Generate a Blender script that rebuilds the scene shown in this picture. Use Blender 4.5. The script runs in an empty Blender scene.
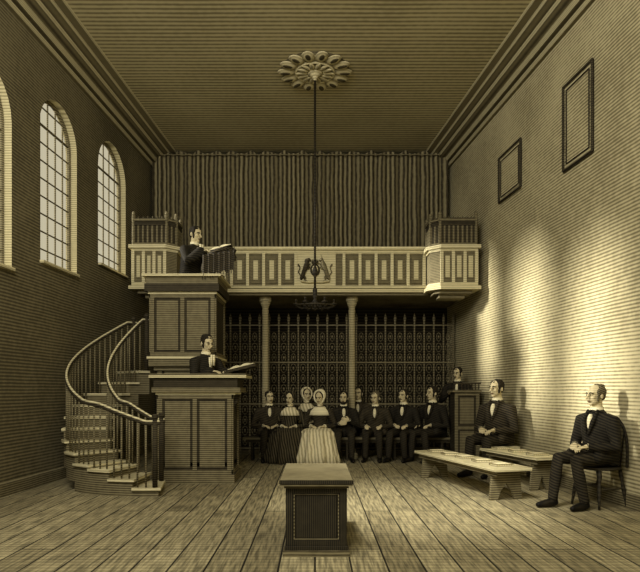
import bpy, math, random
from mathutils import Vector, Matrix
random.seed(7)
V=Vector
sc=bpy.context.scene
sc.view_settings.view_transform='Standard'

# ---------------- materials ----------------
def lin(c):
    out=[]
    for v in c:
        v=v/255.0
        out.append(v/12.92 if v<=0.04045 else ((v+0.055)/1.055)**2.4)
    return tuple(out)+(1.0,)

def engr(name,dark,light,axis=(0,0,1),pitch=.04,thr=0.0,soft=.5,wob=.6,wscale=2.0,rough=.85,mottle=.25,big=0.0):
    m=bpy.data.materials.new(name); m.use_nodes=True
    nt=m.node_tree; N=nt.nodes; L=nt.links
    b=N['Principled BSDF']; b.inputs['Roughness'].default_value=rough
    b.inputs['Specular IOR Level'].default_value=.15
    tc=N.new('ShaderNodeTexCoord')
    dot=N.new('ShaderNodeVectorMath'); dot.operation='DOT_PRODUCT'
    dot.inputs[1].default_value=[a*2*math.pi/pitch for a in axis]
    L.new(tc.outputs['Object'],dot.inputs[0])
    no=N.new('ShaderNodeTexNoise'); no.inputs['Scale'].default_value=wscale; no.inputs['Detail'].default_value=3
    L.new(tc.outputs['Object'],no.inputs['Vector'])
    ma=N.new('ShaderNodeMath'); ma.operation='MULTIPLY_ADD'
    L.new(no.outputs['Fac'],ma.inputs[0]); ma.inputs[1].default_value=wob*6
    L.new(dot.outputs['Value'],ma.inputs[2])
    si=N.new('ShaderNodeMath'); si.operation='SINE'; L.new(ma.outputs[0],si.inputs[0])
    mr=N.new('ShaderNodeMapRange'); mr.inputs['From Min'].default_value=thr-soft; mr.inputs['From Max'].default_value=thr+soft
    L.new(si.outputs[0],mr.inputs['Value'])
    n2=N.new('ShaderNodeTexNoise'); n2.inputs['Scale'].default_value=14; n2.inputs['Detail'].default_value=4
    L.new(tc.outputs['Object'],n2.inputs['Vector'])
    m2=N.new('ShaderNodeMath'); m2.operation='MULTIPLY_ADD'
    L.new(n2.outputs['Fac'],m2.inputs[0]); m2.inputs[1].default_value=mottle*2
    m2.inputs[2].default_value=-mottle
    n3=N.new('ShaderNodeTexNoise'); n3.inputs['Scale'].default_value=.8; n3.inputs['Detail'].default_value=2
    L.new(tc.outputs['Object'],n3.inputs['Vector'])
    m4=N.new('ShaderNodeMath'); m4.operation='MULTIPLY_ADD'
    L.new(n3.outputs['Fac'],m4.inputs[0]); m4.inputs[1].default_value=big*2; m4.inputs[2].default_value=-big
    a0=N.new('ShaderNodeMath'); a0.operation='ADD'
    L.new(m4.outputs[0],a0.inputs[0]); L.new(m2.outputs[0],a0.inputs[1])
    ad=N.new('ShaderNodeMath'); ad.operation='ADD'; ad.use_clamp=True
    L.new(mr.outputs['Result'],ad.inputs[0]); L.new(a0.outputs[0],ad.inputs[1])
    mx=N.new('ShaderNodeMix'); mx.data_type='RGBA'
    mx.inputs['A'].default_value=lin(dark); mx.inputs['B'].default_value=lin(light)
    L.new(ad.outputs[0],mx.inputs['Factor'])
    L.new(mx.outputs['Result'],b.inputs['Base Color'])
    return m

M={}
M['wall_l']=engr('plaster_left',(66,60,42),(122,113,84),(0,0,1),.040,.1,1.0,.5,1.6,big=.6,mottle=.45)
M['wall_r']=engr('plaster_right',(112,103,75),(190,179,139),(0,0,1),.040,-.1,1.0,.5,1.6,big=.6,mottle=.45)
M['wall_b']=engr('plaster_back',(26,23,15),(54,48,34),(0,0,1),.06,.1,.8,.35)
M['ceil']=engr('ceiling_plaster',(122,113,83),(190,179,140),(0,1,0),.085,-.1,.8,.3,.8,mottle=.35,big=.4)
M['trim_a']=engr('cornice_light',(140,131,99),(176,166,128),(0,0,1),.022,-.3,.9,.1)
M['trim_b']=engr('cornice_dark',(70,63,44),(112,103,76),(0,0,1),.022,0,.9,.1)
M['curt']=engr('curtain_cloth',(54,48,34),(136,126,94),(1,0,0),.085,.0,.8,.5,3,mottle=.4)
M['wood_l']=engr('wood_light',(144,134,101),(206,196,154),(0,0,1),.03,-.3,.9,.5)
M['wood_m']=engr('wood_mid',(66,59,41),(126,117,87),(0,0,1),.026,.0,.9,.5,mottle=.4)
M['wood_d']=engr('wood_dark',(28,24,16),(68,61,43),(0,0,1),.026,.1,.9,.5,mottle=.4)
M['chest']=engr('chest_dark_wood',(20,18,12),(60,54,38),(1,.1,0),.014,.1,.9,.3,mottle=.3)
M['col']=engr('column_paint',(112,104,77),(168,157,121),(0,0,1),.03,-.1,.8,.3)
M['plas']=engr('plaster_ornament',(140,130,98),(196,185,145),(0,0,1),.03,-.3,.8,.3)
M['iron']=engr('wrought_iron',(78,71,51),(120,111,82),(0,0,1),.05,0,.8,.3,rough=.6)
M['irond']=engr('iron_dark',(24,21,14),(52,46,32),(0,0,1),.05,0,.8,.3,rough=.6)
M['coat']=engr('coat_black',(12,10,7),(50,45,32),(.3,.2,1),.03,.3,.9,.8,6,mottle=.4)
M['coat2']=engr('coat_brown',(20,17,12),(74,66,47),(.3,.2,1),.03,.3,.9,.8,6,mottle=.4)
M['trou']=engr('trouser_cloth',(18,15,10),(58,52,37),(.3,.2,1),.03,.3,.9,.8,6,mottle=.4)
M['shoe']=engr('leather',(10,8,5),(30,26,17),(1,0,0),.05,.3,.5,.8,6,rough=.5)
M['skin']=engr('skin',(150,137,103),(200,186,146),(0,0,1),.02,-.3,.9,.3,4,mottle=.2)
M['lip']=engr('lip',(92,76,54),(112,94,68),(0,0,1),.02,0,.6,.3)
M['linen']=engr('linen_white',(196,186,146),(224,214,176),(0,0,1),.03,-.4,.8,.3)
M['dress']=engr('dress_pale',(150,139,105),(216,205,166),(1,.1,.15),.06,-.3,.9,1.2,5)
M['dressd']=engr('dress_dark',(26,23,15),(84,76,55),(1,.1,.2),.045,.2,.9,1.2,5)
M['hair']=engr('hair_dark',(14,12,8),(54,47,33),(.6,.3,1),.018,.2,.8,1,12)
M['hairg']=engr('hair_grey',(44,39,27),(112,103,77),(.6,.3,1),.02,.0,.7,1,12)
M['book']=engr('book_cover',(30,26,16),(70,60,40),(1,0,0),.03,0,.6,.3)
M['page']=engr('paper',(200,190,150),(228,218,178),(0,1,0),.03,-.3,.8,.2)
M['eye']=engr('eye_dark',(8,7,5),(16,14,10))

def floor_mat():
    m=bpy.data.materials.new('floor_planks'); m.use_nodes=True
    nt=m.node_tree;N=nt.nodes;L=nt.links;b=N['Principled BSDF']; b.inputs['Roughness'].default_value=.75
    b.inputs['Specular IOR Level'].default_value=.2
    tc=N.new('ShaderNodeTexCoord'); sp=N.new('ShaderNodeSeparateXYZ'); L.new(tc.outputs['Object'],sp.inputs[0])
    cb=N.new('ShaderNodeCombineXYZ'); L.new(sp.outputs['Y'],cb.inputs['X']); L.new(sp.outputs['X'],cb.inputs['Y'])
    br=N.new('ShaderNodeTexBrick'); br.offset=.37; br.offset_frequency=2
    br.inputs['Scale'].default_value=1; br.inputs['Brick Width'].default_value=2.3; br.inputs['Row Height'].default_value=.25
    br.inputs['Mortar Size'].default_value=.008; br.inputs['Mortar Smooth'].default_value=.3
    br.inputs['Color1'].default_value=lin((164,153,116)); br.inputs['Color2'].default_value=lin((128,118,87)); br.inputs['Mortar'].default_value=lin((34,30,20))
    L.new(cb.outputs[0],br.inputs['Vector'])
    mp=N.new('ShaderNodeMapping'); mp.inputs['Scale'].default_value=(30,2.2,1); L.new(tc.outputs['Object'],mp.inputs['Vector'])
    no=N.new('ShaderNodeTexNoise'); no.inputs['Scale'].default_value=1.5; no.inputs['Detail'].default_value=6; L.new(mp.outputs[0],no.inputs['Vector'])
    mr=N.new('ShaderNodeMapRange'); mr.inputs['From Min'].default_value=.36; mr.inputs['From Max'].default_value=.64; mr.inputs['To Min'].default_value=.42; mr.inputs['To Max'].default_value=1.15
    L.new(no.outputs['Fac'],mr.inputs['Value'])
    dt=N.new('ShaderNodeMath'); dt.operation='MULTIPLY'; dt.inputs[1].default_value=2*math.pi/.07; L.new(sp.outputs['Y'],dt.inputs[0])
    si=N.new('ShaderNodeMath'); si.operation='SINE'; L.new(dt.outputs[0],si.inputs[0])
    m3=N.new('ShaderNodeMapRange'); m3.inputs['From Min'].default_value=-.9; m3.inputs['From Max'].default_value=.2; m3.inputs['To Min'].default_value=.68; m3.inputs['To Max'].default_value=1.0
    L.new(si.outputs[0],m3.inputs['Value'])
    mu=N.new('ShaderNodeMath'); mu.operation='MULTIPLY'; L.new(mr.outputs['Result'],mu.inputs[0]); L.new(m3.outputs['Result'],mu.inputs[1])
    vm=N.new('ShaderNodeVectorMath'); vm.operation='SCALE'; L.new(br.outputs['Color'],vm.inputs[0]); L.new(mu.outputs[0],vm.inputs['Scale'])
    L.new(vm.outputs[0],b.inputs['Base Color'])
    return m
M['floor']=floor_mat()

# ---------------- mesh builder ----------------
class MB:
    def __init__(s): s.v=[]; s.f=[]; s.m=[]; s.cur=0; s.M=Matrix.Identity(4)
    def av(s,p): s.v.append(tuple(s.M@V(p))); return len(s.v)-1
    def af(s,ix,mat=None): s.f.append(tuple(ix)); s.m.append(s.cur if mat is None else mat)
    def box(s,x0,x1,y0,y1,z0,z1):
        i=[s.av((x,y,z)) for z in (z0,z1) for y in (y0,y1) for x in (x0,x1)]
        for q in ((0,2,3,1),(4,5,7,6),(0,1,5,4),(2,6,7,3),(0,4,6,2),(1,3,7,5)): s.af([i[k] for k in q])
    def obox(s,c,size,R):
        old=s.M; s.M=old@(Matrix.Translation(c)@R.to_4x4()); a,b,d=[t/2 for t in size]
        s.box(-a,a,-b,b,-d,d); s.M=old
    def rings(s,rs,cap=True):
        ids=[[s.av(p) for p in r] for r in rs]; n=len(rs[0])
        for a,b in zip(ids,ids[1:]):
            for k in range(n): s.af((a[k],a[(k+1)%n],b[(k+1)%n],b[k]))
        if cap: s.af(ids[0][::-1]); s.af(ids[-1])
    def tube(s,pts,rad,seg=8,round_=True,closed=False):
        pts=[V(p) for p in pts]
        if not isinstance(rad,(list,tuple)): rad=[rad]*len(pts)
        rad=list(rad)
        t0=(pts[1]-pts[0]).normalized(); t1=(pts[-1]-pts[-2]).normalized()
        P=[];R=[]
        if round_:
            for a in (80,50,25):
                P.append(pts[0]-t0*rad[0]*math.sin(math.radians(a))); R.append(rad[0]*math.cos(math.radians(a)))
        P+=pts; R+=rad
        if round_:
            for a in (25,50,80):
                P.append(pts[-1]+t1*rad[-1]*math.sin(math.radians(a))); R.append(rad[-1]*math.cos(math.radians(a)))
        up=V((0,0,1)) if abs(t0.z)<.9 else V((1,0,0))
        n=(up-t0*up.dot(t0)).normalized()
        rs=[]
        for i,p in enumerate(P):
            if i==0: t=(P[1]-P[0])
            elif i==len(P)-1: t=(P[-1]-P[-2])
            else: t=(P[i+1]-P[i-1])
            t=t.normalized() if t.length>1e-9 else t0
            n=(n-t*n.dot(t)).normalized(); b=t.cross(n)
            rs.append([p+(n*math.cos(2*math.pi*k/seg)+b*math.sin(2*math.pi*k/seg))*R[i] for k in range(seg)])
        s.rings(rs)
    def ell(s,c,r,R=None,seg=12,rg=8):
        c=V(c); rs=[]
        for i in range(1,rg):
            a=math.pi*i/rg-math.pi/2
            ring=[]
            for k in range(seg):
                b=2*math.pi*k/seg
                p=V((r[0]*math.cos(a)*math.cos(b),r[1]*math.cos(a)*math.sin(b),r[2]*math.sin(a)))
                if R is not None: p=R@p
                ring.append(c+p)
            rs.append(ring)
        s.rings(rs)
    def lathe(s,prof,c=(0,0,0),seg=16):
        s.rings([[ (c[0]+r*math.cos(2*math.pi*k/seg),c[1]+r*math.sin(2*math.pi*k/seg),c[2]+z) for k in range(seg)] for r,z in prof])
    def loft(s,rs,seg=20,folds=0,amp=None):
        out=[]
        for i,(cx,cy,cz,rx,ry) in enumerate(rs):
            ring=[]
            for k in range(seg):
                a=2*math.pi*k/seg
                q=1+(amp[i]*math.cos(folds*a+.7*math.sin(3*a)) if folds else 0)
                ring.append((cx+rx*q*math.cos(a),cy+ry*q*math.sin(a),cz))
            out.append(ring)
        s.rings(out)
    def prism(s,poly,y0,y1):  # poly in (x,z), extruded in y
        a=[s.av((x,y0,z)) for x,z in poly]; b=[s.av((x,y1,z)) for x,z in poly]; n=len(poly)
        for k in range(n): s.af((a[k],b[k],b[(k+1)%n],a[(k+1)%n]))
        s.af(a); s.af(b[::-1])
    def obj(s,name,mats,parent=None,smooth=False,remesh=None,bevel=None,sm=0):
        me=bpy.data.meshes.new(name); me.from_pydata(s.v,[],s.f)
        for m in mats: me.materials.append(M[m])
        me.polygons.foreach_set('material_index',s.m)
        if smooth: me.polygons.foreach_set('use_smooth',[True]*len(s.f))
        me.update()
        import bmesh
        bm=bmesh.new(); bm.from_mesh(me); bmesh.ops.recalc_face_normals(bm,faces=bm.faces); bm.to_mesh(me); bm.free()
        o=bpy.data.objects.new(name,me); sc.collection.objects.link(o)
        if parent: o.parent=parent
        if remesh:
            r=o.modifiers.new('remesh','REMESH'); r.mode='VOXEL'; r.voxel_size=remesh; r.use_smooth_shade=True
            if sm:
                q=o.modifiers.new('smooth','SMOOTH'); q.iterations=sm; q.factor=.5
        if bevel:
            q=o.modifiers.new('bevel','BEVEL'); q.width=bevel; q.segments=2; q.limit_method='ANGLE'
        return o
def empty(name,loc=(0,0,0),yaw=0,scale=1):
    e=bpy.data.objects.new(name,None); sc.collection.objects.link(e); e.empty_display_size=.1
    e.location=loc; e.rotation_euler=(0,0,math.radians(yaw)); e.scale=(scale,)*3
    return e

# ---------------- room ----------------
YB=12.17; ZC=5.95
def XL(d): return -3.25-.0613*(YB-d)
def XR(d): return 2.68+.096*(YB-d)
b=MB()
b.v=[(XL(0)-.2,0,-.1),(XR(0)+.2,0,-.1),(XR(YB)+.2,YB+.2,-.1),(XL(YB)-.2,YB+.2,-.1),(XL(0)-.2,0,0),(XR(0)+.2,0,0),(XR(YB)+.2,YB+.2,0),(XL(YB)-.2,YB+.2,0)]
for q in ((0,3,2,1),(4,5,6,7),(0,1,5,4),(1,2,6,5),(2,3,7,6),(3,0,4,7)): b.af(q)
b.obj('floor',['floor'])
b=MB()
b.v=[(XL(0)-.5,0,ZC),(XR(0)+.2,0,ZC),(XR(YB)+.2,YB+.2,ZC),(XL(YB)-.5,YB+.2,ZC),(XL(0)-.5,0,ZC+.1),(XR(0)+.2,0,ZC+.1),(XR(YB)+.2,YB+.2,ZC+.1),(XL(YB)-.5,YB+.2,ZC+.1)]
for q in ((0,3,2,1),(4,5,6,7),(0,1,5,4),(1,2,6,5),(2,3,7,6),(3,0,4,7)): b.af(q)
b.obj('ceiling',['ceil'])
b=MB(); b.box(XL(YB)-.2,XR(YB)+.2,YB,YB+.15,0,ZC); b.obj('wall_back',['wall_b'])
b=MB()
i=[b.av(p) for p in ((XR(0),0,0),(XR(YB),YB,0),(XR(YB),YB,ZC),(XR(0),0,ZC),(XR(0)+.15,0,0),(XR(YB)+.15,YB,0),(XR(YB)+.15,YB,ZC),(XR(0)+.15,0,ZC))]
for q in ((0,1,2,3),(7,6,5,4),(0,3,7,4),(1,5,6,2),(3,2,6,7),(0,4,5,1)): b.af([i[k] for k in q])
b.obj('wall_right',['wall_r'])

# left wall with arched window openings (window: y0,y1,sill,top)
WINS=[(9.45,10.6,3.19,5.33),(7.68,8.72,2.85,5.13),(5.95,7.05,2.61,4.88),(4.2,5.3,2.4,4.66)]
b=MB(); T=.16
def arch(y0,y1,sill,top,n=12,ins=0.0):
    y0+=ins;y1-=ins;sill+=ins;top-=ins
    c=(y0+y1)/2; hw=(y1-y0)/2; rise=min(hw*.95,.55); sp=top-rise
    pts=[(y0,sill),(y0,sp)]
    for k in range(1,n): 
        a=math.pi-math.pi*k/n; pts.append((c+hw*math.cos(a),sp+rise*math.sin(a)))
    pts+=[(y1,sp),(y1,sill)]
    return pts,sp,rise
def wp(d,z,o=0): return (XL(d)-o,d,z)
cur=YB
for (y0,y1,s_,t_) in WINS:
    b.af([b.av(wp(y1,0)),b.av(wp(cur,0)),b.av(wp(cur,ZC)),b.av(wp(y1,ZC))])
    b.af([b.av(wp(y0,0)),b.av(wp(y1,0)),b.av(wp(y1,s_)),b.av(wp(y0,s_))])
    pts,sp,rise=arch(y0,y1,s_,t_)
    up=pts[1:-1]
    for a,c in zip(up,up[1:]):
        b.af([b.av(wp(a[0],a[1])),b.av(wp(c[0],c[1])),b.av(wp(c[0],ZC)),b.av(wp(a[0],ZC))])
    n=len(pts)
    for k in range(n):
        a=pts[k]; c=pts[(k+1)%n]
        b.af([b.av(wp(a[0],a[1])),b.av(wp(c[0],c[1])),b.av(wp(c[0],c[1],T)),b.av(wp(a[0],a[1],T))],1)
    cur=y0
b.af([b.av(wp(0,0)),b.av(wp(cur,0)),b.av(wp(cur,ZC)),b.av(wp(0,ZC))])
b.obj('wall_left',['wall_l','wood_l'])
for wi,(y0,y1,s_,t_) in enumerate(WINS):
    b=MB(); o=.11
    pts,sp,rise=arch(y0,y1,s_,t_,ins=.015)
    P=[wp(p[0],p[1],o) for p in pts]
    b.tube(P+[P[0]],.03,6,False)
    c=(y0+y1)/2; hw=(y1-y0)/2-.015
    def zt(y):
        q=max(0,1-((y-c)/hw)**2); return sp+rise*math.sqrt(q)
    for k in range(1,5):
        y=y0+(y1-y0)*k/5
        b.tube([wp(y,s_,o),wp(y,zt(y)-.01,o)],.012,5,False)
    z=s_+.235
    while z<t_-.08:
        if z<sp: ya,yb=y0,y1
        else:
            q=math.sqrt(max(0,1-((z-sp)/rise)**2)); ya,yb=c-hw*q,c+hw*q
        b.tube([wp(ya,z,o),wp(yb,z,o)],.018 if abs(z-sp)<.12 else .011,5,False)
        z+=.235
    b.cur=1
    j=[b.av(wp(y0+.01,s_+.005,-.05)),b.av(wp(y1-.01,s_+.005,-.05)),b.av(wp(y1-.01,s_+.005,.12)),b.av(wp(y0+.01,s_+.005,.12)),
       b.av(wp(y0+.01,s_+.04,-.05)),b.av(wp(y1-.01,s_+.04,-.05)),b.av(wp(y1-.01,s_+.04,.12)),b.av(wp(y0+.01,s_+.04,.12))]
    for q in ((0,3,2,1),(4,5,6,7),(0,1,5,4),(1,2,6,5),(2,3,7,6),(3,0,4,7)): b.af([j[k] for k in q])
    b.obj('window_%d'%(wi+1),['wood_m','wood_l'])

# cornices
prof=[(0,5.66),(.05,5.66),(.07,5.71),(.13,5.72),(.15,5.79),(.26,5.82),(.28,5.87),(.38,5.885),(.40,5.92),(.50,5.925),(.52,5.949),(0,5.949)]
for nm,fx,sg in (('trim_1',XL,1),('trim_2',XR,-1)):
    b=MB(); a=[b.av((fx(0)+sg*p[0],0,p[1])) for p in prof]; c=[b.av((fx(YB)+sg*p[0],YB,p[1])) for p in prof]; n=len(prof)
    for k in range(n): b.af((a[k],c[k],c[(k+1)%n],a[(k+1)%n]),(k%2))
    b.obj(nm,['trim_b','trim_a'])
for nm,fx,sg in (('baseboard_left',XL,1),('baseboard_right',XR,-1)):
    b=MB(); pr=[(0.001,0.001),(.03,0.001),(.03,.14),(.015,.16),(.001,.16)]
    a=[b.av((fx(0)+sg*p[0],0,p[1])) for p in pr]; c=[b.av((fx(YB)+sg*p[0],YB-.01,p[1])) for p in pr]; n=len(pr)
    for k in range(n): b.af((a[k],c[k],c[(k+1)%n],a[(k+1)%n]))
    b.obj(nm,['wood_m'])

# right wall framed hatchments
for (d0,d1,z0,z1) in ((6.85,7.5,3.95,5.0),(8.72,9.5,4.18,4.88)):
    b=MB()
    def rp(d,z,o): return (XR(d)-o,d,z)
    def bar(da,za,db,zb,w=.045,o=.05):
        b.tube([rp(da,za,o/2),rp(db,zb,o/2)],w/2,4,False)
    for w,ins in ((.04,0),(.018,.07)):
        q=[(d0+ins,z0+ins),(d1-ins,z0+ins),(d1-ins,z1-ins),(d0+ins,z1-ins)]
        for k in range(4): bar(*q[k],*q[(k+1)%4],w)
    b.cur=1
    j=[b.av(rp(d0,z0,.012)),b.av(rp(d1,z0,.012)),b.av(rp(d1,z1,.012)),b.av(rp(d0,z1,.012))]; b.af(j)
    b.obj('framed_panel',['wood_d','wall_r'])

# ---------------- curtain ----------------
b=MB(); nx=420
rows=[3.02,3.6,4.4,5.2,5.72,5.90]
ids=[]
for zi,z in enumerate(rows):
    r=[]
    for k in range(nx+1):
        x=-3.2+5.82*k/nx
        y=11.82+(.065-.006*zi)*math.sin(x*2*math.pi/.2+1.6*math.sin(x*2.1)+.06*zi)
        zz=z+(.03*math.sin(x*2*math.pi/.34) if zi==5 else 0)
        r.append(b.av((x,y,zz)))
    ids.append(r)
for a,c in zip(ids,ids[1:]):
    for k in range(nx): b.af((a[k],a[k+1],c[k+1],c[k]))
b.cur=1; b.tube([(-3.2,11.74,5.82),(2.62,11.74,5.82)],.012,8)
b.obj('curtain',['curt','wood_m'],smooth=True)

# ---------------- gallery ----------------
G=empty('gallery')
b=MB()
b.cur=1
b.box(-3.1,2.66,10.5,YB-.02,2.88,3.0)
b.cur=0
b.box(-2.32,1.93,10.44,10.54,2.92,3.02)
b.box(-2.32,1.93,10.40,10.56,2.99,3.03)
b.box(-2.32,1.93,10.46,10.54,3.60,3.66)
b.box(-2.32,1.93,10.41,10.58,3.66,3.71)
b.cur=1; b.box(-2.32,1.93,10.50,10.54,3.03,3.60)
x=-2.32; i=0
while x<1.9:
    b.cur=0
    if not(-.33<x+.02<.27): b.box(x,x+.05,10.455,10.5,3.03,3.6)
    if not(-.5<x<.3):
        b.cur=3; b.box(x+.085,x+.245,10.48,10.5,3.09,3.54)
        b.cur=0; b.box(x+.125,x+.205,10.468,10.481,3.15,3.48)
    x+=.28; i+=1
b.cur=0; b.box(-.36,.36,10.47,10.5,3.03,3.6)
b.obj('balustrade',['wood_l','wood_m','wood_d','wood_m'],G)
for nm,x0,x1 in (('box_right',1.93,2.72),('box_left',-3.06,-2.32)):
    b=MB(); y0=10.0
    ch=.16
    def poly(o):
        if nm=='box_right': return [(x0-o,10.5),(x0-o,y0+ch),(x0+ch,y0-o),(x1+min(o,.04),y0-o),(x1+min(o,.04),10.5)]
        return [(x0-o,10.5),(x0-o,y0-o),(x1-ch,y0-o),(x1+o,y0+ch),(x1+o,10.5)]
    def slab(o,z0,z1):
        P=poly(o); a=[b.av((p[0],p[1],z0)) for p in P]; c=[b.av((p[0],p[1],z1)) for p in P]
        for k in range(len(P)): b.af((a[k],a[(k+1)%len(P)],c[(k+1)%len(P)],c[k]))
        b.af(a[::-1]); b.af(c)
    b.cur=0; slab(.04,2.9,2.96); slab(.0,2.96,3.02)
    b.cur=1; slab(-.02,3.02,3.54)
    b.cur=0; slab(.0,3.54,3.58); slab(.04,3.58,3.64)
    b.cur=1; slab(-.08,2.84,2.9); slab(-.18,2.78,2.84)
    n=3; 
    xa,xb=(x0+ch,x1) if nm=='box_right' else (x0,x1-ch)
    for k in range(n+1):
        xx=xa+(xb-xa-.05)*k/n
        b.cur=0; b.box(xx,xx+.05,y0-.01,y0+.04,3.02,3.54)
        if k<n:
            b.box(xx+.085,xx+(xb-xa-.05)/n-.035,y0,y0+.04,3.1,3.46)
    P=poly(-.03)
    for a_,c_ in zip(P,P[1:]):
        L_=math.dist(a_,c_); m=max(1,int(L_/.075))
        b.cur=2
        mx,my=(a_[0]+c_[0])/2,(a_[1]+c_[1])/2
        dx,dy=(c_[0]-a_[0])/L_,(c_[1]-a_[1])/L_
        R=Matrix(((dx,-dy,0),(dy,dx,0),(0,0,1)))
        b.obox((mx,my,3.87),(L_*.99,.02,.46),R)
        for k in range(m+1):
            t=k/m; px=a_[0]+(c_[0]-a_[0])*t; py=a_[1]+(c_[1]-a_[1])*t
            b.cur=1; b.tube([(px,py,3.64),(px,py,3.98)],.022,6,False)
            b.tube([(px,py,4.08),(px,py,4.13)],[.014,.004],5,False)
        b.cur=1
        b.obox((mx,my,4.06),(L_*1.04,.07,.04),R)
        b.cur=2; b.obox((mx,my,4.0),(L_*1.02,.05,.06),R)
        b.cur=1; b.obox((mx,my,3.66),(L_*1.02,.05,.04),R)
    for p in P[:]:
        b.cur=1; b.tube([(p[0],p[1],3.64),(p[0],p[1],4.14)],.03,6,False); b.ell((p[0],p[1],4.17),(.03,.03,.04),None,8,6)
    b.obj(nm,['wood_l','wood_m','wood_d','curt'],G)
for i,cx in enumerate((-.89,.66)):
    b=MB()
    b.lathe([(.11,0),(.11,.08),(.075,.1),(.075,.16),(.062,.2),(.06,1.4),(.056,2.6),(.062,2.64),(.053,2.66),(.058,2.7),(.09,2.76),(.09,2.8),(.11,2.8),(.11,2.879)],(cx,10.75,0),20)
    b.obj('column_%d'%(i+1),['col'],G,smooth=False)

# royal arms relief
E=empty('royal_coat_of_arms',(0,10.44,3.33))
b=MB()
b.ell((0,0,-.02),(.085,.03,.11),None,16,8)
b.cur=1; b.ell((0,-.022,-.02),(.055,.02,.078),None,14,8)
b.cur=0; b.tube([(-.05,-.02,.1),(.05,-.02,.1)],.014,6)
for xx,h in ((-.045,.045),(-.015,.06),(.015,.06),(.045,.045)): b.tube([(xx,-.02,.11),(xx*.8,-.02,.11+h)],[.012,.007],6)
b.ell((0,-.02,.18),(.012,.012,.016),None,8,6)
for s in (-1,1):
    b.cur=0 if s<0 else 2
    b.tube([(s*.22,0,-.14),(s*.19,-.01,-.04),(s*.15,-.01,.06),(s*.13,-.01,.12)],[.035,.036,.045,.03],8)
    b.ell((s*.11,-.015,.155),(.034,.028,.03),None,10,6)
    b.tube([(s*.10,-.015,.15),(s*.07,-.015,.14)],[.018,.012],6)
    b.tube([(s*.15,-.01,.07),(s*.11,-.02,.05),(s*.085,-.02,.08)],[.018,.014,.01],6)
    b.tube([(s*.16,-.01,.03),(s*.12,-.02,.0),(s*.09,-.02,.02)],[.018,.014,.01],6)
    b.tube([(s*.22,0,-.13),(s*.17,-.01,-.15),(s*.18,-.01,-.2),(s*.15,-.01,-.21)],[.03,.018,.013,.012],6)
    b.tube([(s*.23,0,-.13),(s*.25,-.01,-.17),(s*.23,-.01,-.21),(s*.2,-.01,-.215)],[.03,.018,.013,.012],6)
    b.tube([(s*.24,0,-.13),(s*.29,0,-.06),(s*.26,0,.02),(s*.29,0,.07)],[.01,.009,.009,.015],6)
    if s>0: b.tube([(s*.12,-.02,.18),(s*.10,-.02,.25)],[.007,.002],5)
    else: b.ell((s*.14,-.005,.13),(.045,.03,.05),None,10,6)
b.cur=1; b.tube([(-.24,-.01,-.215),(-.1,-.02,-.235),(0,-.02,-.225),(.1,-.02,-.235),(.24,-.01,-.215)],.016,6)
b.obj('relief',['wood_d','wood_l','wood_m'],E,smooth=True)

# ---------------- iron grille under gallery ----------------
b=MB(); GY=11.55; x0,x1=-2.0,2.66; n=25; sp=(x1-x0)/n
for k in range(n+1):
    x=x0+sp*k
    b.tube([(x,GY,0.0),(x,GY,2.52)],.017,6,False)
    b.tube([(x,GY,2.5),(x,GY,2.60),(x,GY,2.7)],[.014,.032,.002],5,False)
for z in (.1,.95,1.75,2.47): b.box(x0,x1,GY-.012,GY+.012,z-.012,z+.012)
for k in range(n):
    x=x0+sp*(k+.5)
    z=.24; j=0
    while z<2.42:
        h=.085; w=sp*.30
        pts=[]
        for q in range(9):
            a=2*math.pi*q/8; pts.append((x+w*math.sin(a)*(1 if j%2 else .75),GY,z+h*math.cos(a)))
        b.tube(pts,.007,4,False)
        b.ell((x,GY,z),(.018,.01,.04),None,6,4)
        z+=.2; j+=1
b.obj('iron_grille',['iron'])

# ---------------- pulpit ----------------
PU=empty('pulpit')
def panelled(b,x0,x1,y,z0,z1,nx,nz,fm=0,pm=1,im=3):
    st=.055
    b.cur=pm; b.box(x0,x1,y,y+.04,z0,z1)
    b.cur=fm
    for k in range(nx+1):
        x=x0+(x1-x0-st)*k/nx; b.box(x,x+st,y-.022,y+.002,z0,z1)
    for k in range(nz+1):
        z=z0+(z1-z0-st)*k/nz; b.box(x0,x1,y-.018,y+.003,z,z+st)
    for a in range(nx):
        for c in range(nz):
            xa=x0+(x1-x0-st)*a/nx+st+.035; xb=x0+(x1-x0-st)*(a+1)/nx-.035
            za=z0+(z1-z0-st)*c/nz+st+.035; zb=z0+(z1-z0-st)*(c+1)/nz-.035
            b.cur=im; b.box(xa,xb,y-.010,y+.004,za,zb)
            b.cur=fm; b.box(xa+.03,xb-.03,y-.016,y-.009,za+.03,zb-.03)
def side(b,x,y0,y1,z0,z1,sg,fm=0,pm=1,n=1):
    b.cur=pm; b.box(min(x,x-sg*.04),max(x,x-sg*.04),y0,y1,z0,z1)
    b.cur=fm; st=.055
    for k in range(n+1):
        y=y0+(y1-y0-st)*k/n; b.box(min(x,x+sg*.02),max(x,x+sg*.02),y,y+st,z0,z1)
    for z in (z0,z1-st): b.box(min(x,x+sg*.018),max(x,x+sg*.018),y0,y1,z,z+st)
PM=['wood_m','wood_d','wood_l','wood_m']
b=MB()
x0,x1,y0,y1=-2.05,-1.09,7.85,8.45
b.cur=0; b.box(x0-.04,x1+.04,y0-.04,y1+.04,0,.12)
panelled(b,x0,x1,y0,.12,1.16,2,1)
side(b,x1,y0,y1,.12,1.16,1); side(b,x0,y0,y1,.12,1.16,-1)
b.cur=1; b.box(x0,x1,y1-.04,y1,.12,1.16); b.box(x0,x1,y0,y1,.22,.27)
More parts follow.
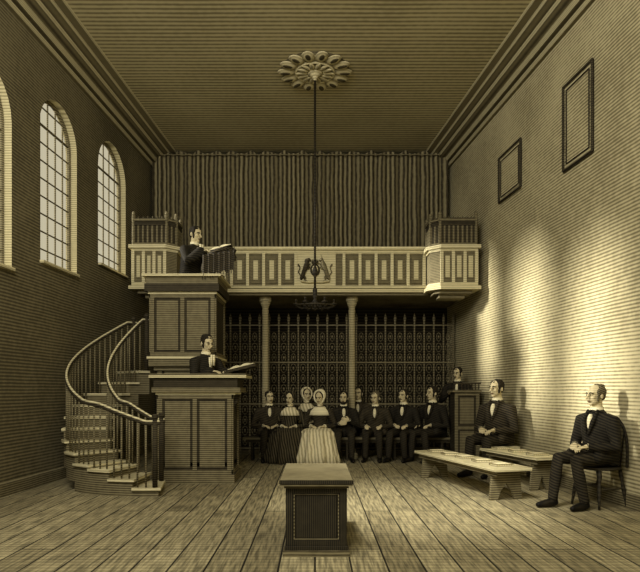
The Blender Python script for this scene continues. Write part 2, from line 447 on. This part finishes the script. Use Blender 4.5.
def ringbox(x0,x1,y0,y1,z0,z1,w):
    b.box(x0,x1,y0,y0+w,z0,z1); b.box(x0,x1,y1-w,y1,z0,z1); b.box(x0,x0+w,y0+w,y1-w,z0,z1); b.box(x1-w,x1,y0+w,y1-w,z0,z1)
b.cur=2; ringbox(x0-.03,x1+.05,y0-.03,y1,1.16,1.19,.08)
b.cur=0; ringbox(x0-.07,x1+.12,y0-.07,y1,1.19,1.25,.12)
b.cur=1; ringbox(x0-.05,x1+.08,y0-.05,y1,1.25,1.38,.08)
b.cur=2; ringbox(x0-.10,x1+.20,y0-.10,y1,1.38,1.41,.14)
b.cur=0; ringbox(x0-.10,x1+.20,y0-.10,y1,1.41,1.43,.14)
b.cur=1; b.prism([(x1,.98),(x1+.06,1.06),(x1+.1,1.16),(x1,1.16)],y0+.1,y0+.18)
b.obj('clerk_desk',PM,PU)
b=MB()
b.obox((-.98,8.05,1.50),(.42,.46,.03),Matrix.Rotation(math.radians(-14),3,'Y'))
b.box(-1.02,-.92,7.98,8.12,1.43,1.50)
b.obj('reading_board',['wood_d'],PU)
b=MB()
panelled(b,-2.25,-1.5,8.62,0,1.6,1,2)
side(b,-1.5,8.62,9.25,0,1.6,1); side(b,-2.25,8.62,9.25,0,1.6,-1); b.cur=1; b.box(-2.25,-1.5,9.21,9.25,0,1.6)
b.cur=0; b.box(-2.30,-1.45,8.56,9.3,1.5,1.56); b.cur=0; b.box(-2.36,-1.40,8.50,9.36,1.56,1.66)
b.cur=2; b.box(-2.38,-1.38,8.48,9.38,1.66,1.70)
x0,x1,y0,y1=-2.33,-1.42,8.5,9.35
panelled(b,x0,x1,y0,1.70,2.58,2,1); side(b,x1,y0,y1,1.7,2.58,1); side(b,x0,y0,8.62,1.7,2.58,-1)
b.cur=1; b.box(x0,x1,y1-.04,y1,1.7,2.58); b.box(x0+.04,x1-.04,y0+.04,y1-.04,1.86,1.9)
b.cur=2; ringbox(x0-.03,x1+.03,y0-.03,y1+.03,2.58,2.61,.09)
b.cur=1; ringbox(x0-.07,x1+.07,y0-.07,y1+.07,2.61,2.72,.12)
b.cur=0; ringbox(x0-.05,x1+.05,y0-.05,y1+.05,2.72,2.82,.10)
b.cur=2; ringbox(x0-.10,x1+.10,y0-.10,y1+.10,2.82,2.85,.16)
b.obj('pulpit_body',PM,PU)
b=MB()
b.cur=1; b.tube([(-1.4,8.7,2.85),(-1.4,8.7,3.12)],.03,8); b.lathe([(.09,0),(.09,.02),(.03,.05)],(-1.4,8.7,2.85),12)
Rc=Matrix.Rotation(math.radians(-16),3,'Y')
b.obox((-1.36,8.7,3.14),(.40,.48,.03),Rc)
b.cur=0
b.ell((-1.36,8.7,3.19),(.23,.27,.06),Rc,16,8)
rs=[]
for z,o in ((3.15,0),(3.0,.01),(2.88,.02)):
    rs.append([(-1.58+.44*k/24,8.43-o-.015*math.sin(k*1.6),z+(-.03 if k%6<3 else 0)*(z<2.9)+.10*(k/24-.5)*.6) for k in range(25)])
for a,c in zip(rs,rs[1:]):
    for k in range(24): b.af([b.av(p) for p in (a[k],a[k+1],c[k+1],c[k])])
for k in range(0,25,2):
    p=rs[-1][k]; b.tube([p,(p[0],p[1],p[2]-.05)],.006,4,False)
b.cur=1
for p in ((-1.14,8.46,3.24),(-1.58,8.46,3.1)):
    b.tube([p,(p[0],p[1],p[2]-.1)],.006,5,False); b.tube([(p[0],p[1],p[2]-.1),(p[0],p[1],p[2]-.2)],[.015,.03],7,False)
b.obj('pulpit_cushion',['coat2','wood_d'],PU,smooth=True)
def open_book(name,c,tilt,yaw,w=.34,h=.24,parent=None):
    e=empty(name,c); e.rotation_euler=(0,math.radians(tilt),math.radians(yaw))
    b=MB()
    b.cur=0; b.box(-w/2,w/2,-h/2,h/2,0,.008)
    b.cur=1
    for s in (-1,1):
        rr=[]
        for k in range(7):
            t=k/6; x=s*w/2*.96*t; z=.012+.03*math.sin(math.pi*min(1,t*1.1+.05))**.7*(1-.4*t) if t<.86 else .018
            rr.append([(x,-h/2*.95,.008),(x,h/2*.95,.008),(x,h/2*.95,z),(x,-h/2*.95,z)])
        b.rings(rr)
    b.obj('pages',['book','page'],e)
    return e
open_book('open_bible',(-1.36,8.7,3.25),-16,0)
open_book('open_prayer_book',(-.98,8.05,1.52),-14,0,.36,.28)

# ---------------- spiral stair ----------------
ST=empty('pulpit_staircase')
C=V((-1.98,8.2)); N=12; A0,SW=278,152; TT=1.5; RI,RO=.78,1.34
def zs(t): return TT*(max(t,0)**1.35)
def pc(r,a): return (C.x+r*math.cos(math.radians(a)),C.y+r*math.sin(math.radians(a)))
b=MB()
def wedge(r0,r1,a0,a1,z0,z1,n=3):
    rs=[]
    for k in range(n+1):
        a=a0+(a1-a0)*k/n; p=pc(r0,a); q=pc(r1,a)
        rs.append([(p[0],p[1],z0),(q[0],q[1],z0),(q[0],q[1],z1),(p[0],p[1],z1)])
    b.rings(rs)
def zt_(i): return max(zs((i+1)/N),.10*(i+1) if i<3 else 0)
for i in range(N):
    a0=A0-SW*i/N; a1=A0-SW*(i+1)/N; z=zt_(i); zb=max(0,z-.34)
    b.cur=1; wedge(RI,RO,a0,a1,zb,z-.03)
    b.cur=0; wedge(RI-.03,RO+.03,a0+1.2,a1,z-.03,z)
b.obj('steps',['wood_l','wood_m'],ST)
b=MB(); RH=.74
def zr(t):
    f=t*N-.5; i=max(0,min(N-2,int(math.floor(f)))); u=min(1,max(0,f-i)); return zt_(i)*(1-u)+zt_(i+1)*u+RH
for r,per in ((RO-.03,3),(RI+.03,2)):
    pts=[]
    for k in range(49):
        t=k/48; a=A0-SW*t; p=pc(r,a); pts.append((p[0],p[1],zr(t)))
    b.cur=2; b.tube([(p[0],p[1],p[2]+.018) for p in pts],.014,8)
    b.cur=1; b.tube([(p[0],p[1],p[2]-.006) for p in pts],.022,8)
    b.cur=0
    for i in range(N):
        for j in range(per):
            t=(i+(j+.5)/per)/N; a=A0-SW*t; p=pc(r,a); z0=zt_(i); z1=zr(t)
            b.tube([(p[0],p[1],z0),(p[0],p[1],z1)],.011,6,False)
    for t,zb in ((0.012,zt_(0)),(.985,zt_(N-1))):
        a=A0-SW*t; p=pc(r,a); z1=zr(t)
        b.cur=1; b.tube([(p[0],p[1],zb),(p[0],p[1],z1+.04)],.03,8,False); b.ell((p[0],p[1],z1+.07),(.04,.04,.04),None,10,6)
b.obj('railing',['wood_m','wood_d','wood_l'],ST,smooth=True)

# ---------------- ceiling rosette & hanging lamp ----------------
RO_=empty('ceiling_rosette',(0,8.87,ZC))
b=MB()
b.cur=1; b.lathe([(.50,-.001),(.50,-.015),(.42,-.025)],(0,0,0),48)
for k in range(14):
    a=2*math.pi*k/14; R=Matrix.Rotation(a,3,'Z')
    b.cur=0; b.ell(R@V((.42,0,-.03)),(.14,.094,.03),R,12,6)
    b.cur=1; b.ell(R@V((.44,0,-.055)),(.08,.04,.012),R,10,6)
    b.cur=0; b.ell(R@V((.20,0,-.045)),(.10,.040,.03),R,10,6)
b.cur=0
b.tube([(.28*math.cos(2*math.pi*k/36),.28*math.sin(2*math.pi*k/36),-.04) for k in range(37)],.02,6,False)
b.lathe([(.11,-.02),(.11,-.06),(.06,-.09),(.03,-.13),(.02,-.16)],(0,0,0),20)
b.obj('petals',['plas','wood_m'],RO_,smooth=True)
HL=empty('hanging_lamp',(0,8.87,0))
b=MB()
b.tube([(0,0,5.8),(0,0,2.5)],.017,8,False)
b.lathe([(.012,3.05),(.03,3.02),(.045,2.96),(.02,2.9),(.016,2.86),(.012,2.84)],(0,0,0),12)
b.lathe([(.014,2.75),(.035,2.7),(.03,2.6),(.02,2.56),(.05,2.52),(.03,2.46),(.012,2.42),(.002,2.38)],(0,0,0),12)
b.tube([(.28*math.cos(2*math.pi*k/32),.28*math.sin(2*math.pi*k/32),2.46) for k in range(33)],.014,6,False)
for k in range(6):
    a=2*math.pi*k/6; c,s=math.cos(a),math.sin(a)
    b.tube([(0,0,2.56),(.1*c,.1*s,2.44),(.2*c,.2*s,2.42),(.28*c,.28*s,2.46)],.011,6)
    b.lathe([(.012,2.46),(.045,2.49),(.045,2.5),(.015,2.5),(.015,2.56)],(.28*c,.28*s,0),10)
b.obj('frame',['irond'],HL,smooth=True)

# ---------------- foreground pedestal chest ----------------
b=MB()
x0,x1,y0,y1=-.215,.235,4.40,5.30
b.cur=0; b.box(x0-.02,x1+.02,y0-.02,y1+.02,0,.045); b.cur=1; b.box(x0-.008,x1+.008,y0-.008,y1+.008,.045,.075)
b.cur=1; b.box(x0+.02,x1-.02,y0+.02,y1-.02,.075,.50)
for xx in (x0+.005,x1-.055): b.box(xx,xx+.05,y0+.002,y0+.03,.075,.50)
for zz in (.075,.46): b.box(x0+.01,x1-.01,y0+.004,y0+.03,zz,zz+.04)
b.box(x0+.075,x1-.075,y0+.012,y0+.021,.13,.445)
b.cur=0
for xx in (x0+.058,x1-.066): b.box(xx,xx+.008,y0+.006,y0+.022,.12,.455)
for zz in (.118,.449): b.box(x0+.058,x1-.058,y0+.006,y0+.022,zz,zz+.008)
for sg,xs in ((-1,x0),(1,x1)):
    b.cur=1
    for yy in (y0+.005,(y0+y1)/2-.02,y1-.045): b.box(min(xs,xs-sg*.03),max(xs,xs-sg*.03),yy,yy+.04,.075,.50)
b.cur=0; b.box(x0-.012,x1+.012,y0-.012,y1+.012,.50,.52)
b.box(x0-.04,x1+.04,y0-.04,y1+.04,.52,.535); b.cur=1; b.box(x0-.045,x1+.045,y0-.045,y1+.045,.535,.562)
b.cur=0; b.box(x0-.04,x1+.04,y0-.04,y1+.04,.562,.568)
b.obj('pedestal_chest',['wood_m','chest','wood_l','wood_d'],bevel=.004)

# ---------------- benches ----------------
def bench(name,p0,p1,w,h,mats=('wood_l','wood_m'),legs=2,books=0):
    d=V((p1[0]-p0[0],p1[1]-p0[1])); L_=d.length; yaw=math.degrees(math.atan2(d.y,d.x))
    e=empty(name,((p0[0]+p1[0])/2,(p0[1]+p1[1])/2,0),yaw)
    b=MB(); b.cur=0; b.box(-L_/2,L_/2,-w/2,w/2,h-.035,h)
    b.cur=1
    for s in (-1,1): b.box(-L_/2+.05,L_/2-.05,s*(w/2-.05)-.010,s*(w/2-.05)+.010,h-.09,h-.035)
    for k in range(legs):
        x=-L_/2+.16+(L_-.32)*k/(legs-1)
        hw=w/2-.03
        pl=[(-hw,0),(-hw+.09,0),(-hw+.13,.1),(0,.19),(hw-.13,.1),(hw-.09,0),(hw,0),(hw-.03,h-.035),(-hw+.03,h-.035)]
        a=[b.av((x-.018,p[0],p[1])) for p in pl]; c=[b.av((x+.018,p[0],p[1])) for p in pl]
        for q in range(len(pl)): b.af((a[q],c[q],c[(q+1)%len(pl)],a[(q+1)%len(pl)]))
        for tri in ((0,1,2,8),(8,2,3),(8,3,7),(7,3,4),(7,4,5,6)):
            b.af([a[q] for q in tri]); b.af([c[q] for q in tri[::-1]])
    b.obj('bench_frame',list(mats),e)
    for k in range(books):
        t=(k+.6)/(books+.2)-.5
        lx=t*L_; c=V((e.location.x,e.location.y))+d.normalized()*lx
        be=empty('hymn_book',(c.x,c.y,h),yaw+random.uniform(-12,12))
        q=MB(); q.cur=0; q.box(-.08,.08,-.11,.11,0.001,.005); q.box(-.08,.08,-.11,.11,.022,.026); q.box(-.08,-.075,-.11,.11,.005,.022)
        q.cur=1; q.box(-.074,.074,-.104,.104,.005,.022); q.box(-.06,.06,-.085,.085,.026,.0275)
        q.obj('book_block',['wood_m','page'],be)
    return e
bench('bench',(1.62,8.5),(2.16,6.52),.46,.37,books=5)
bench('bench',(2.46,8.35),(2.80,7.15),.38,.42,books=3)
bench('bench',(2.62,9.0),(2.70,8.42),.38,.42)
bench('bench',(-1.25,10.5),(2.36,10.5),.32,.40,('wood_m','wood_d'),5)
bench('bench',(-.75,11.12),(1.9,11.12),.3,.43,('wood_m','wood_d'),4)

# ---------------- people ----------------
def ik(S,H,l1,l2,hint):
    d=H-S; L_=min(d.length,l1+l2-.006); n=d.normalized(); H=S+n*L_
    a=(l1*l1-l2*l2+L_*L_)/(2*L_); h=math.sqrt(max(0,l1*l1-a*a))
    p=(hint-n*hint.dot(n)).normalized()
    return S+n*a+p*h,H
def hand(b,w,d,n,t):
    d=d.normalized(); n=(n-d*n.dot(d)).normalized(); t=(t-d*t.dot(d)-n*t.dot(n)).normalized()
    R=Matrix((t,d,n)).transposed()
    b.ell(w+d*.045,(.04,.055,.015),R,12,8)
    b.tube([w-d*.03,w+d*.02],[.024,.026],8)
    for o,L_ in ((.03,.068),(.0105,.078),(-.0095,.072),(-.029,.056)):
        p0=w+d*.08+t*o; p1=p0+(d*.93+n*.25)*L_*.5; p2=p1+(d*.6+n*.75)*L_*.32; p3=p2+(d*.15+n*.9)*L_*.22
        b.tube([p0,p1,p2,p3],[.0092,.0085,.0078,.0065],7)
    p0=w+d*.02+t*.028; p1=p0+t*.026+d*.024+n*.006; p2=p1+d*.03+t*.006+n*.01
    b.tube([p0,p1,p2],[.013,.011,.008],7)

def person(name,loc,yaw,scale=1,pose='sit',seat=.42,sex='m',arms='knees',coat='coat',hair='hair',lean=.05,slant=0,
           hy=0,hp=0,legs=(0,0),beard=False,skirt=None,gown=False,knee=.12,bonnet='linen',wrists=None,bald=False):
    E=empty(name,loc,yaw,scale)
    base=seat if pose=='sit' else .88
    def tc(z): return V((slant*z,-lean*z-.10*lean*z*z,0))
    f=.9 if sex=='f' else 1.0
    b=MB()
    if sex=='f': prof=[(.0,.16,.13),(.10,.155,.125),(.20,.130,.105),(.28,.122,.098),(.38,.155,.12),(.46,.165,.112),(.52,.135,.088),(.565,.07,.06),(.60,.05,.05)]
    else: prof=[(.01,.175,.135),(.12,.178,.138),(.25,.175,.135),(.36,.188,.135),(.45,.195,.125),(.51,.17,.105),(.555,.095,.075),(.595,.058,.058)]
    b.loft([(tc(z).x,tc(z).y+.01,base+z,rx,ry) for z,rx,ry in prof],20)
    WR=[]; HD=[]
    sh=.198*f
    for s in (-1,1):
        S=tc(.5)+V((s*sh,.0,base+.475))
        if wrists: H,hd=V(wrists[0 if s<0 else 1][0]),V(wrists[0 if s<0 else 1][1]); H=H+V((0,0,base))
        elif arms=='knees': H=V((s*(knee+.02),-.27,base+.215)); hd=V((-s*.05,-1,-.12))
        elif arms=='lap': H=V((s*.13,-.21,base+.215)); hd=V((-s*.8,-.75,-.08))
        elif arms=='cross': H=V((s*.10,-.22+tc(.3).y,base+.29+.03*s)); hd=V((-s*1,-.15,.05))
        elif arms=='mixed': 
            if s<0: H=V((-.10,-.23,base+.215)); hd=V((.6,-.8,-.08))
            else: H=V((knee+.03,-.29,base+.215)); hd=V((-.1,-1,-.15))
        el,H=ik(S,H,.29,.25,V((s*.7,.5,-.7)))
        b.tube([S-V((s*.07,0,-.01)),S,S.lerp(el,.5),el,el.lerp(H,.5),H],[.070*f,.074*f,.064*f,.058*f,.050*f,.040*f],12)
        WR.append((H,hd,(H-el).normalized())); HD.append(s)
    if pose=='sit' and sex=='m':
        b.loft([(0,.04,base+.012,.20,.15),(0,.03,base+.07,.195,.15),(0,.02,base+.15,.18,.14)],18)
        for s in (-1,1): b.tube([(s*.13,.02,base+.11),(s*(knee+.05),-.20,base+.105)],[.09,.07],10)
    if gown:
        b.loft([(0,.03,.012,.30,.27),(0,.03,.3,.27,.24),(0,.02,.65,.22,.19),(0,.01,.95,.175,.14)],40,14,[.09,.08,.05,.01])
        for H,hd,fd in WR: b.tube([H-fd*.02,H-fd*.16],[.078,.062],12)
    b.obj('coat' if sex=='m' else 'bodice',[coat],E,remesh=.014,sm=2)
    if not gown:
        b=MB()
        if pose=='sit':
            b.ell((0,.02,base+.085),(.155,.12,.08),None,14,8)
            for s in (-1,1):
                L0=legs[0 if s<0 else 1]
                k_=V((s*knee,-.44,base+.075)); an=V((s*(knee+.01),-.42-L0,.10))
                b.tube([(s*.085,0,base+.088),(s*(knee*.5+.045),-.22,base+.085),k_,k_.lerp(an,.35),an],[.088,.082,.068,.062,.05],12)
        else:
            for s in (-1,1): b.tube([(s*.085,0,base+.05),(s*.095,-.02,.48),(s*.1,0,.09)],[.09,.062,.045],12)
            b.ell((0,0,base+.04),(.155,.115,.1),None,14,8)
        b.obj('trousers' if sex=='m' else 'legs',['trou' if sex=='m' else coat],E,remesh=.014,sm=2)
    b=MB()
    for s in (-1,1):
        L0=legs[0 if s<0 else 1]
        x=s*(knee+.01) if pose=='sit' else s*.1; y=(-.40-L0) if pose=='sit' else .02
        b.tube([(x,y,.05),(x+s*.01,y-.10,.045),(x+s*.02,y-.19,.034)],[.043,.042,.03],10)
        b.tube([(x,y-.01,.05),(x,y-.01,.11)],[.043,.046],10)
    b.obj('shoes',['shoe'],E,remesh=.01,sm=1)
    if sex=='f' and skirt:
        b=MB()
        b.loft([(0,-.17,base+.19,.14,.17),(0,-.23,base+.17,.235,.26),(0,-.28,base+.10,.30,.31),(0,-.36,base+.0,.325,.28),(0,-.43,base*.5,.37,.26),(0,-.47,.012,.43,.29)],72,11,[.0,.03,.06,.08,.10,.12])
        b.obj('skirt',[skirt],E,smooth=True)
    b=MB(); cf=MB()
    for (H,hd,fd),s in zip(WR,HD):
        dd=(hd.normalized()+fd*.25).normalized()
        nn=V((0,0,-1)) if arms!='cross' else V((0,1,0))
        hand(b,H+fd*.015,dd,nn,V((-s,0,0)) if arms!='cross' else V((0,0,1)))
        cf.tube([H-fd*.012,H+fd*.018],[.036,.034],10,False)
    b.obj('hands',['skin'],E,remesh=.0055)
    cf.obj('cuffs',['linen'],E,smooth=True)
    hc=tc(.60)+V((0,-.015,base+.735))
    HM=Matrix.Translation(hc)@Matrix.Rotation(math.radians(hy),4,'Z')@Matrix.Rotation(math.radians(hp),4,'X')
    b=MB(); b.M=HM
    b.ell((0,.012,.03),(.074,.092,.082),None,20,14)
    b.ell((0,-.022,-.04),(.062,.06,.07),None,18,12)
    b.ell((0,-.062,-.094),(.026,.02,.018),None,12,8)
    for s in (-1,1):
        b.ell((s*.034,-.056,-.022),(.028,.024,.024),None,10,8)
        b.ell((s*.078,.012,-.012),(.011,.019,.031),None,10,8)
        b.tube([(s*.012,-.080,.021),(s*.045,-.068,.022)],.010,8)
    b.tube([(0,-.082,.018),(0,-.097,-.008),(0,-.112,-.03)],[.009,.011,.0145],8)
    b.ell((0,-.078,-.062),(.026,.012,.014),None,10,8)
    b.M=Matrix.Identity(4)
    b.tube([hc+V((0,.02,-.06)),V((tc(.58).x,tc(.58).y+.01,base+.55))],[.052,.058],12)
    b.obj('head',['skin'],E,remesh=.0065,sm=1)
    b=MB(); b.M=HM
    for s in (-1,1):
        b.cur=0; b.ell((s*.03,-.078,.002),(.014,.008,.0075),None,10,6)
        b.cur=1; b.ell((s*.03,-.084,.002),(.0085,.005,.0075),None,8,6)
        b.cur=1; b.tube([(s*.014,-.090,.021),(s*.032,-.088,.027),(s*.050,-.074,.02)],.0055,6)
    b.cur=2; b.tube([(-.024,-.084,-.062),(0,-.0915,-.060),(.024,-.084,-.062)],[.004,.007,.004],6)
    b.cur=2; b.tube([(-.015,-.084,-.069),(0,-.091,-.070),(.015,-.084,-.069)],[.003,.006,.003],6)
    b.obj('face_features',['linen','eye','lip'],E,smooth=True)
    b=MB(); b.M=HM
    if bald:
        b.ell((0,.032,.036),(.084,.084,.078),None,20,12)
    else:
        b.ell((0,.026,.045),(.083,.090,.074),None,20,12)
    b.ell((0,.060,-.005),(.070,.042,.058),None,14,10)
    for s in (-1,1):
        b.ell((s*.070,-.006,.03),(.016,.036,.04),None,10,8)
        if sex=='m': b.ell((s*.067,-.026,-.035),(.011,.018,.036),None,10,8)
    if sex=='m':
        for k in range(16):
            a=k*2.4; r=.03+.045*((k*7)%5)/4
            b.ell((r*math.cos(a)*.95,(.035 if bald else .02)+r*math.sin(a)*.9,.116-6.5*r*r),(.022,.024,.012),None,8,6)
    if beard:
        b.ell((0,-.052,-.098),(.05,.04,.032),None,12,8)
        for s in (-1,1): b.ell((s*.054,-.03,-.07),(.016,.03,.035),None,10,8)
    b.obj('hair',[hair],E,remesh=.008,sm=1)
    if sex=='f':
        b=MB(); b.M=HM
        b.ell((0,.055,.035),(.103,.09,.115),None,20,12)
        pts=[(.098*math.sin(math.radians(a)),-.035+.03*abs(math.cos(math.radians(a/2)))-.01,.02+.118*math.cos(math.radians(a))) for a in range(-140,141,20)]
        b.tube(pts,.016,8)
        b.cur=1; b.tube([(-.07,-.03,-.075),(0,-.05,-.125),(.07,-.03,-.075)],.009,6); b.ell((0,-.065,-.135),(.03,.012,.018),None,8,6)
        b.obj('bonnet',[bonnet,'linen'],E,smooth=True)
        b=MB(); o=tc(.5)
        b.loft([(o.x,o.y+.005,base+.41,.20,.145),(o.x,o.y+.005,base+.49,.185,.125),(o.x,o.y+.005,base+.565,.09,.078)],24,9,[.05,.03,.0])
        b.obj('shawl_collar',['linen' if skirt=='dress' else 'dress'],E,smooth=True)
    else:
        b=MB(); o=tc(.45); o2=tc(.58)
        b.cur=0
        b.ell((o.x,o.y-.092,base+.45),(.036,.038,.095),None,12,8)
        b.lathe([(.064,-.02),(.068,.0),(.066,.03),(.060,.03)],(o2.x,o2.y+.005,base+.585),16)
        if gown:
            for s in (-1,1): b.box(o2.x+s*.02-.016,o2.x+s*.02+.016,o2.y-.145,o2.y-.130,base+.42,base+.57)
        b.cur=1
        if not gown:
            for s in (-1,1):
                b.tube([(o2.x+s*.012,o2.y-.070,base+.575),(o2.x+s*.036,o2.y-.067,base+.565)],[.010,.014],8)
                b.tube([(o2.x+s*.062,o2.y-.055,base+.575),(o.x+s*.062,o.y-.130,base+.46),(o.x+s*.012,o.y-.142,base+.33)],[.014,.024,.010],8)
            for z in (.18,.25,.32): b.ell((o.x*z/.45,tc(z).y-.132,base+z),(.010,.006,.010),None,8,6)
        b.obj('collar_and_shirt',['linen',coat],E,smooth=True)
    return E

S_=.95
person('seated_man',(-.80,10.5,0),8,S_,arms='lap',hy=10,coat='coat2')
person('seated_woman',(-.43,10.5,0),-6,.92,seat=.435,sex='f',skirt='dressd',arms='lap',coat='dressd',hy=-15,hp=8,bonnet='dressd')
person('seated_woman',(-.16,11.12,0),5,.96,seat=.448,sex='f',skirt='dressd',arms='lap',coat='dressd',hy=15,bonnet='dress')
person('seated_woman',(.09,10.42,0),-12,.94,seat=.426,sex='f',skirt='dress',arms='lap',coat='coat2',hy=-10,hp=12,bonnet='linen')
person('seated_man',(.50,10.5,0),0,.93,seat=.43,arms='cross',coat='coat',hy=-12,beard=True)
person('seated_man',(.80,11.12,0),-8,.99,seat=.435,arms='lap',coat='coat2',hy=-5)
person('seated_man',(1.07,10.5,0),-15,.93,seat=.43,arms='knees',coat='coat2',hy=-15,lean=.16,hp=6,hair='hairg')
person('seated_man',(1.56,10.5,0),-26,.98,seat=.408,arms='mixed',coat='coat',hy=-14,legs=(.06,-.04))
person('seated_man',(2.08,10.42,0),-48,1.04,seat=.385,arms='knees',coat='coat',hy=-12,lean=.1,legs=(.04,-.05))
person('standing_man',(2.54,10.66,0),-22,.94,pose='stand',arms='x',wrists=(((-.14,-.22,.36),(.3,-1,-.1)),((.14,-.22,.36),(-.3,-1,-.1))),coat='coat',hy=-20,hp=8)
b=MB()
panelled(b,2.33,2.74,10.02,0,1.18,1,2); 
b.cur=1; b.box(2.33,2.36,10.04,10.34,0,1.18); b.box(2.71,2.74,10.04,10.34,0,1.18)
b.cur=0; b.box(2.29,2.77,9.97,10.38,1.18,1.22)
b.cur=1
for k in range(8):
    xx=2.33+.40*k/7; b.tube([(xx,10.0,1.22),(xx,10.0,1.32)],.009,5,False)
b.box(2.31,2.76,9.985,10.015,1.32,1.345)
b.obj('warden_desk',PM)
person('seated_man',(2.65,8.68,0),-50,1.12,seat=.375,arms='mixed',coat='coat2',hy=-8,lean=.04,legs=(.03,-.03))
person('seated_man',(2.99,6.32,0),-68,1.0,seat=.43,arms='mixed',coat='coat',hair='hairg',hy=-6,lean=.05,legs=(.08,-.08),bald=True)
person('preacher',(-1.88,8.93,1.902),58,1.0,pose='stand',gown=True,arms='x',wrists=(((-.16,-.40,.42),(.1,-1,-.15)),((.20,-.30,.40),(0,-1,-.15))),lean=.20,hy=0,hp=12)
person('clerk',(-1.52,8.17,.272),50,.98,pose='stand',gown=True,arms='x',wrists=(((-.12,-.30,.33),(.2,-1,-.15)),((.14,-.30,.33),(-.2,-1,-.15))),lean=.10,hy=-8,hp=16)

# ---------------- chair ----------------
CH=empty('windsor_chair',(2.99,6.32,0),-68,1.0)
b=MB(); sh=.428
b.loft([(0,.0,sh-.035,.20,.20),(0,.0,sh-.02,.215,.215),(0,.0,sh-.004,.215,.215)],24)
for sx in (-1,1):
    for sy in (-1,1):
        t=V((sx*.14,sy*.14,sh-.03)); f_=V((sx*.18,sy*.19 if sy<0 else .19,0.0))
        pts=[t.lerp(f_,k/6) for k in range(7)]
        b.tube(pts,[.017,.022,.014,.023,.018,.014,.012],8,False)
    a=V((sx*.165,-.165,.2)); c=V((sx*.165,.165,.2)); b.tube([a,c],[.010,.010],6)
b.tube([(-.165,0,.2),(.165,0,.2)],[.01,.01],6)
hp=[]
for k in range(17):
    a=math.pi*k/16; hp.append((-.20*math.cos(a)*(1+.08*math.sin(a)),.17+.03*math.sin(a),sh+.50*math.sin(a)**.8))
b.tube(hp,.015,8)
for k in range(1,8):
    x=-.20+.05*k; q=math.sqrt(max(0,1-(x/.21)**2)); b.tube([(x*.8,.165,sh-.01),(x,.17+.028*q,sh+.50*q**.8)],[.009,.007],6)
b.obj('chair_frame',['irond'],CH,smooth=True)

# ---------------- camera ----------------
cam=bpy.data.cameras.new('camera'); co=bpy.data.objects.new('camera',cam); sc.collection.objects.link(co)
co.location=(0,0,1.22); co.rotation_euler=(math.radians(90),0,0)
cam.sensor_width=36; cam.lens=33.75; cam.shift_x=5/640; cam.shift_y=104/640; cam.clip_end=100
sc.camera=co

# ---------------- light ----------------
w=bpy.data.worlds.new('world'); sc.world=w; w.use_nodes=True
bg=w.node_tree.nodes['Background']; bg.inputs[0].default_value=(.62,.56,.39,1); bg.inputs[1].default_value=.88
def light(kind,name,loc,target,energy,color=(1,.96,.87),**k):
    l=bpy.data.lights.new(name,kind); l.energy=energy; l.color=color
    for a,v in k.items(): setattr(l,a,v)
    o=bpy.data.objects.new(name,l); sc.collection.objects.link(o); o.location=loc
    o.rotation_euler=(V(target)-V(loc)).to_track_quat('-Z','Y').to_euler(); return o
light('SUN','sun',(-10,8,8),(-10+6.5,8.3,8-1.9),12,angle=math.radians(8))
light('AREA','fill_area',(-1.6,1.5,5.0),(1.6,9.0,1.8),430,shape='RECTANGLE',size=4,size_y=2)  # added soft fill above the view, mostly for the right wall; no actual skylight
light('SPOT','floor_fill_spot',(-.6,3.4,5.6),(1.1,6.4,0),3200,spot_size=math.radians(32),spot_blend=1.0,shadow_soft_size=.4)  # added unseen spot that makes the bright floor patch; no real lamp there
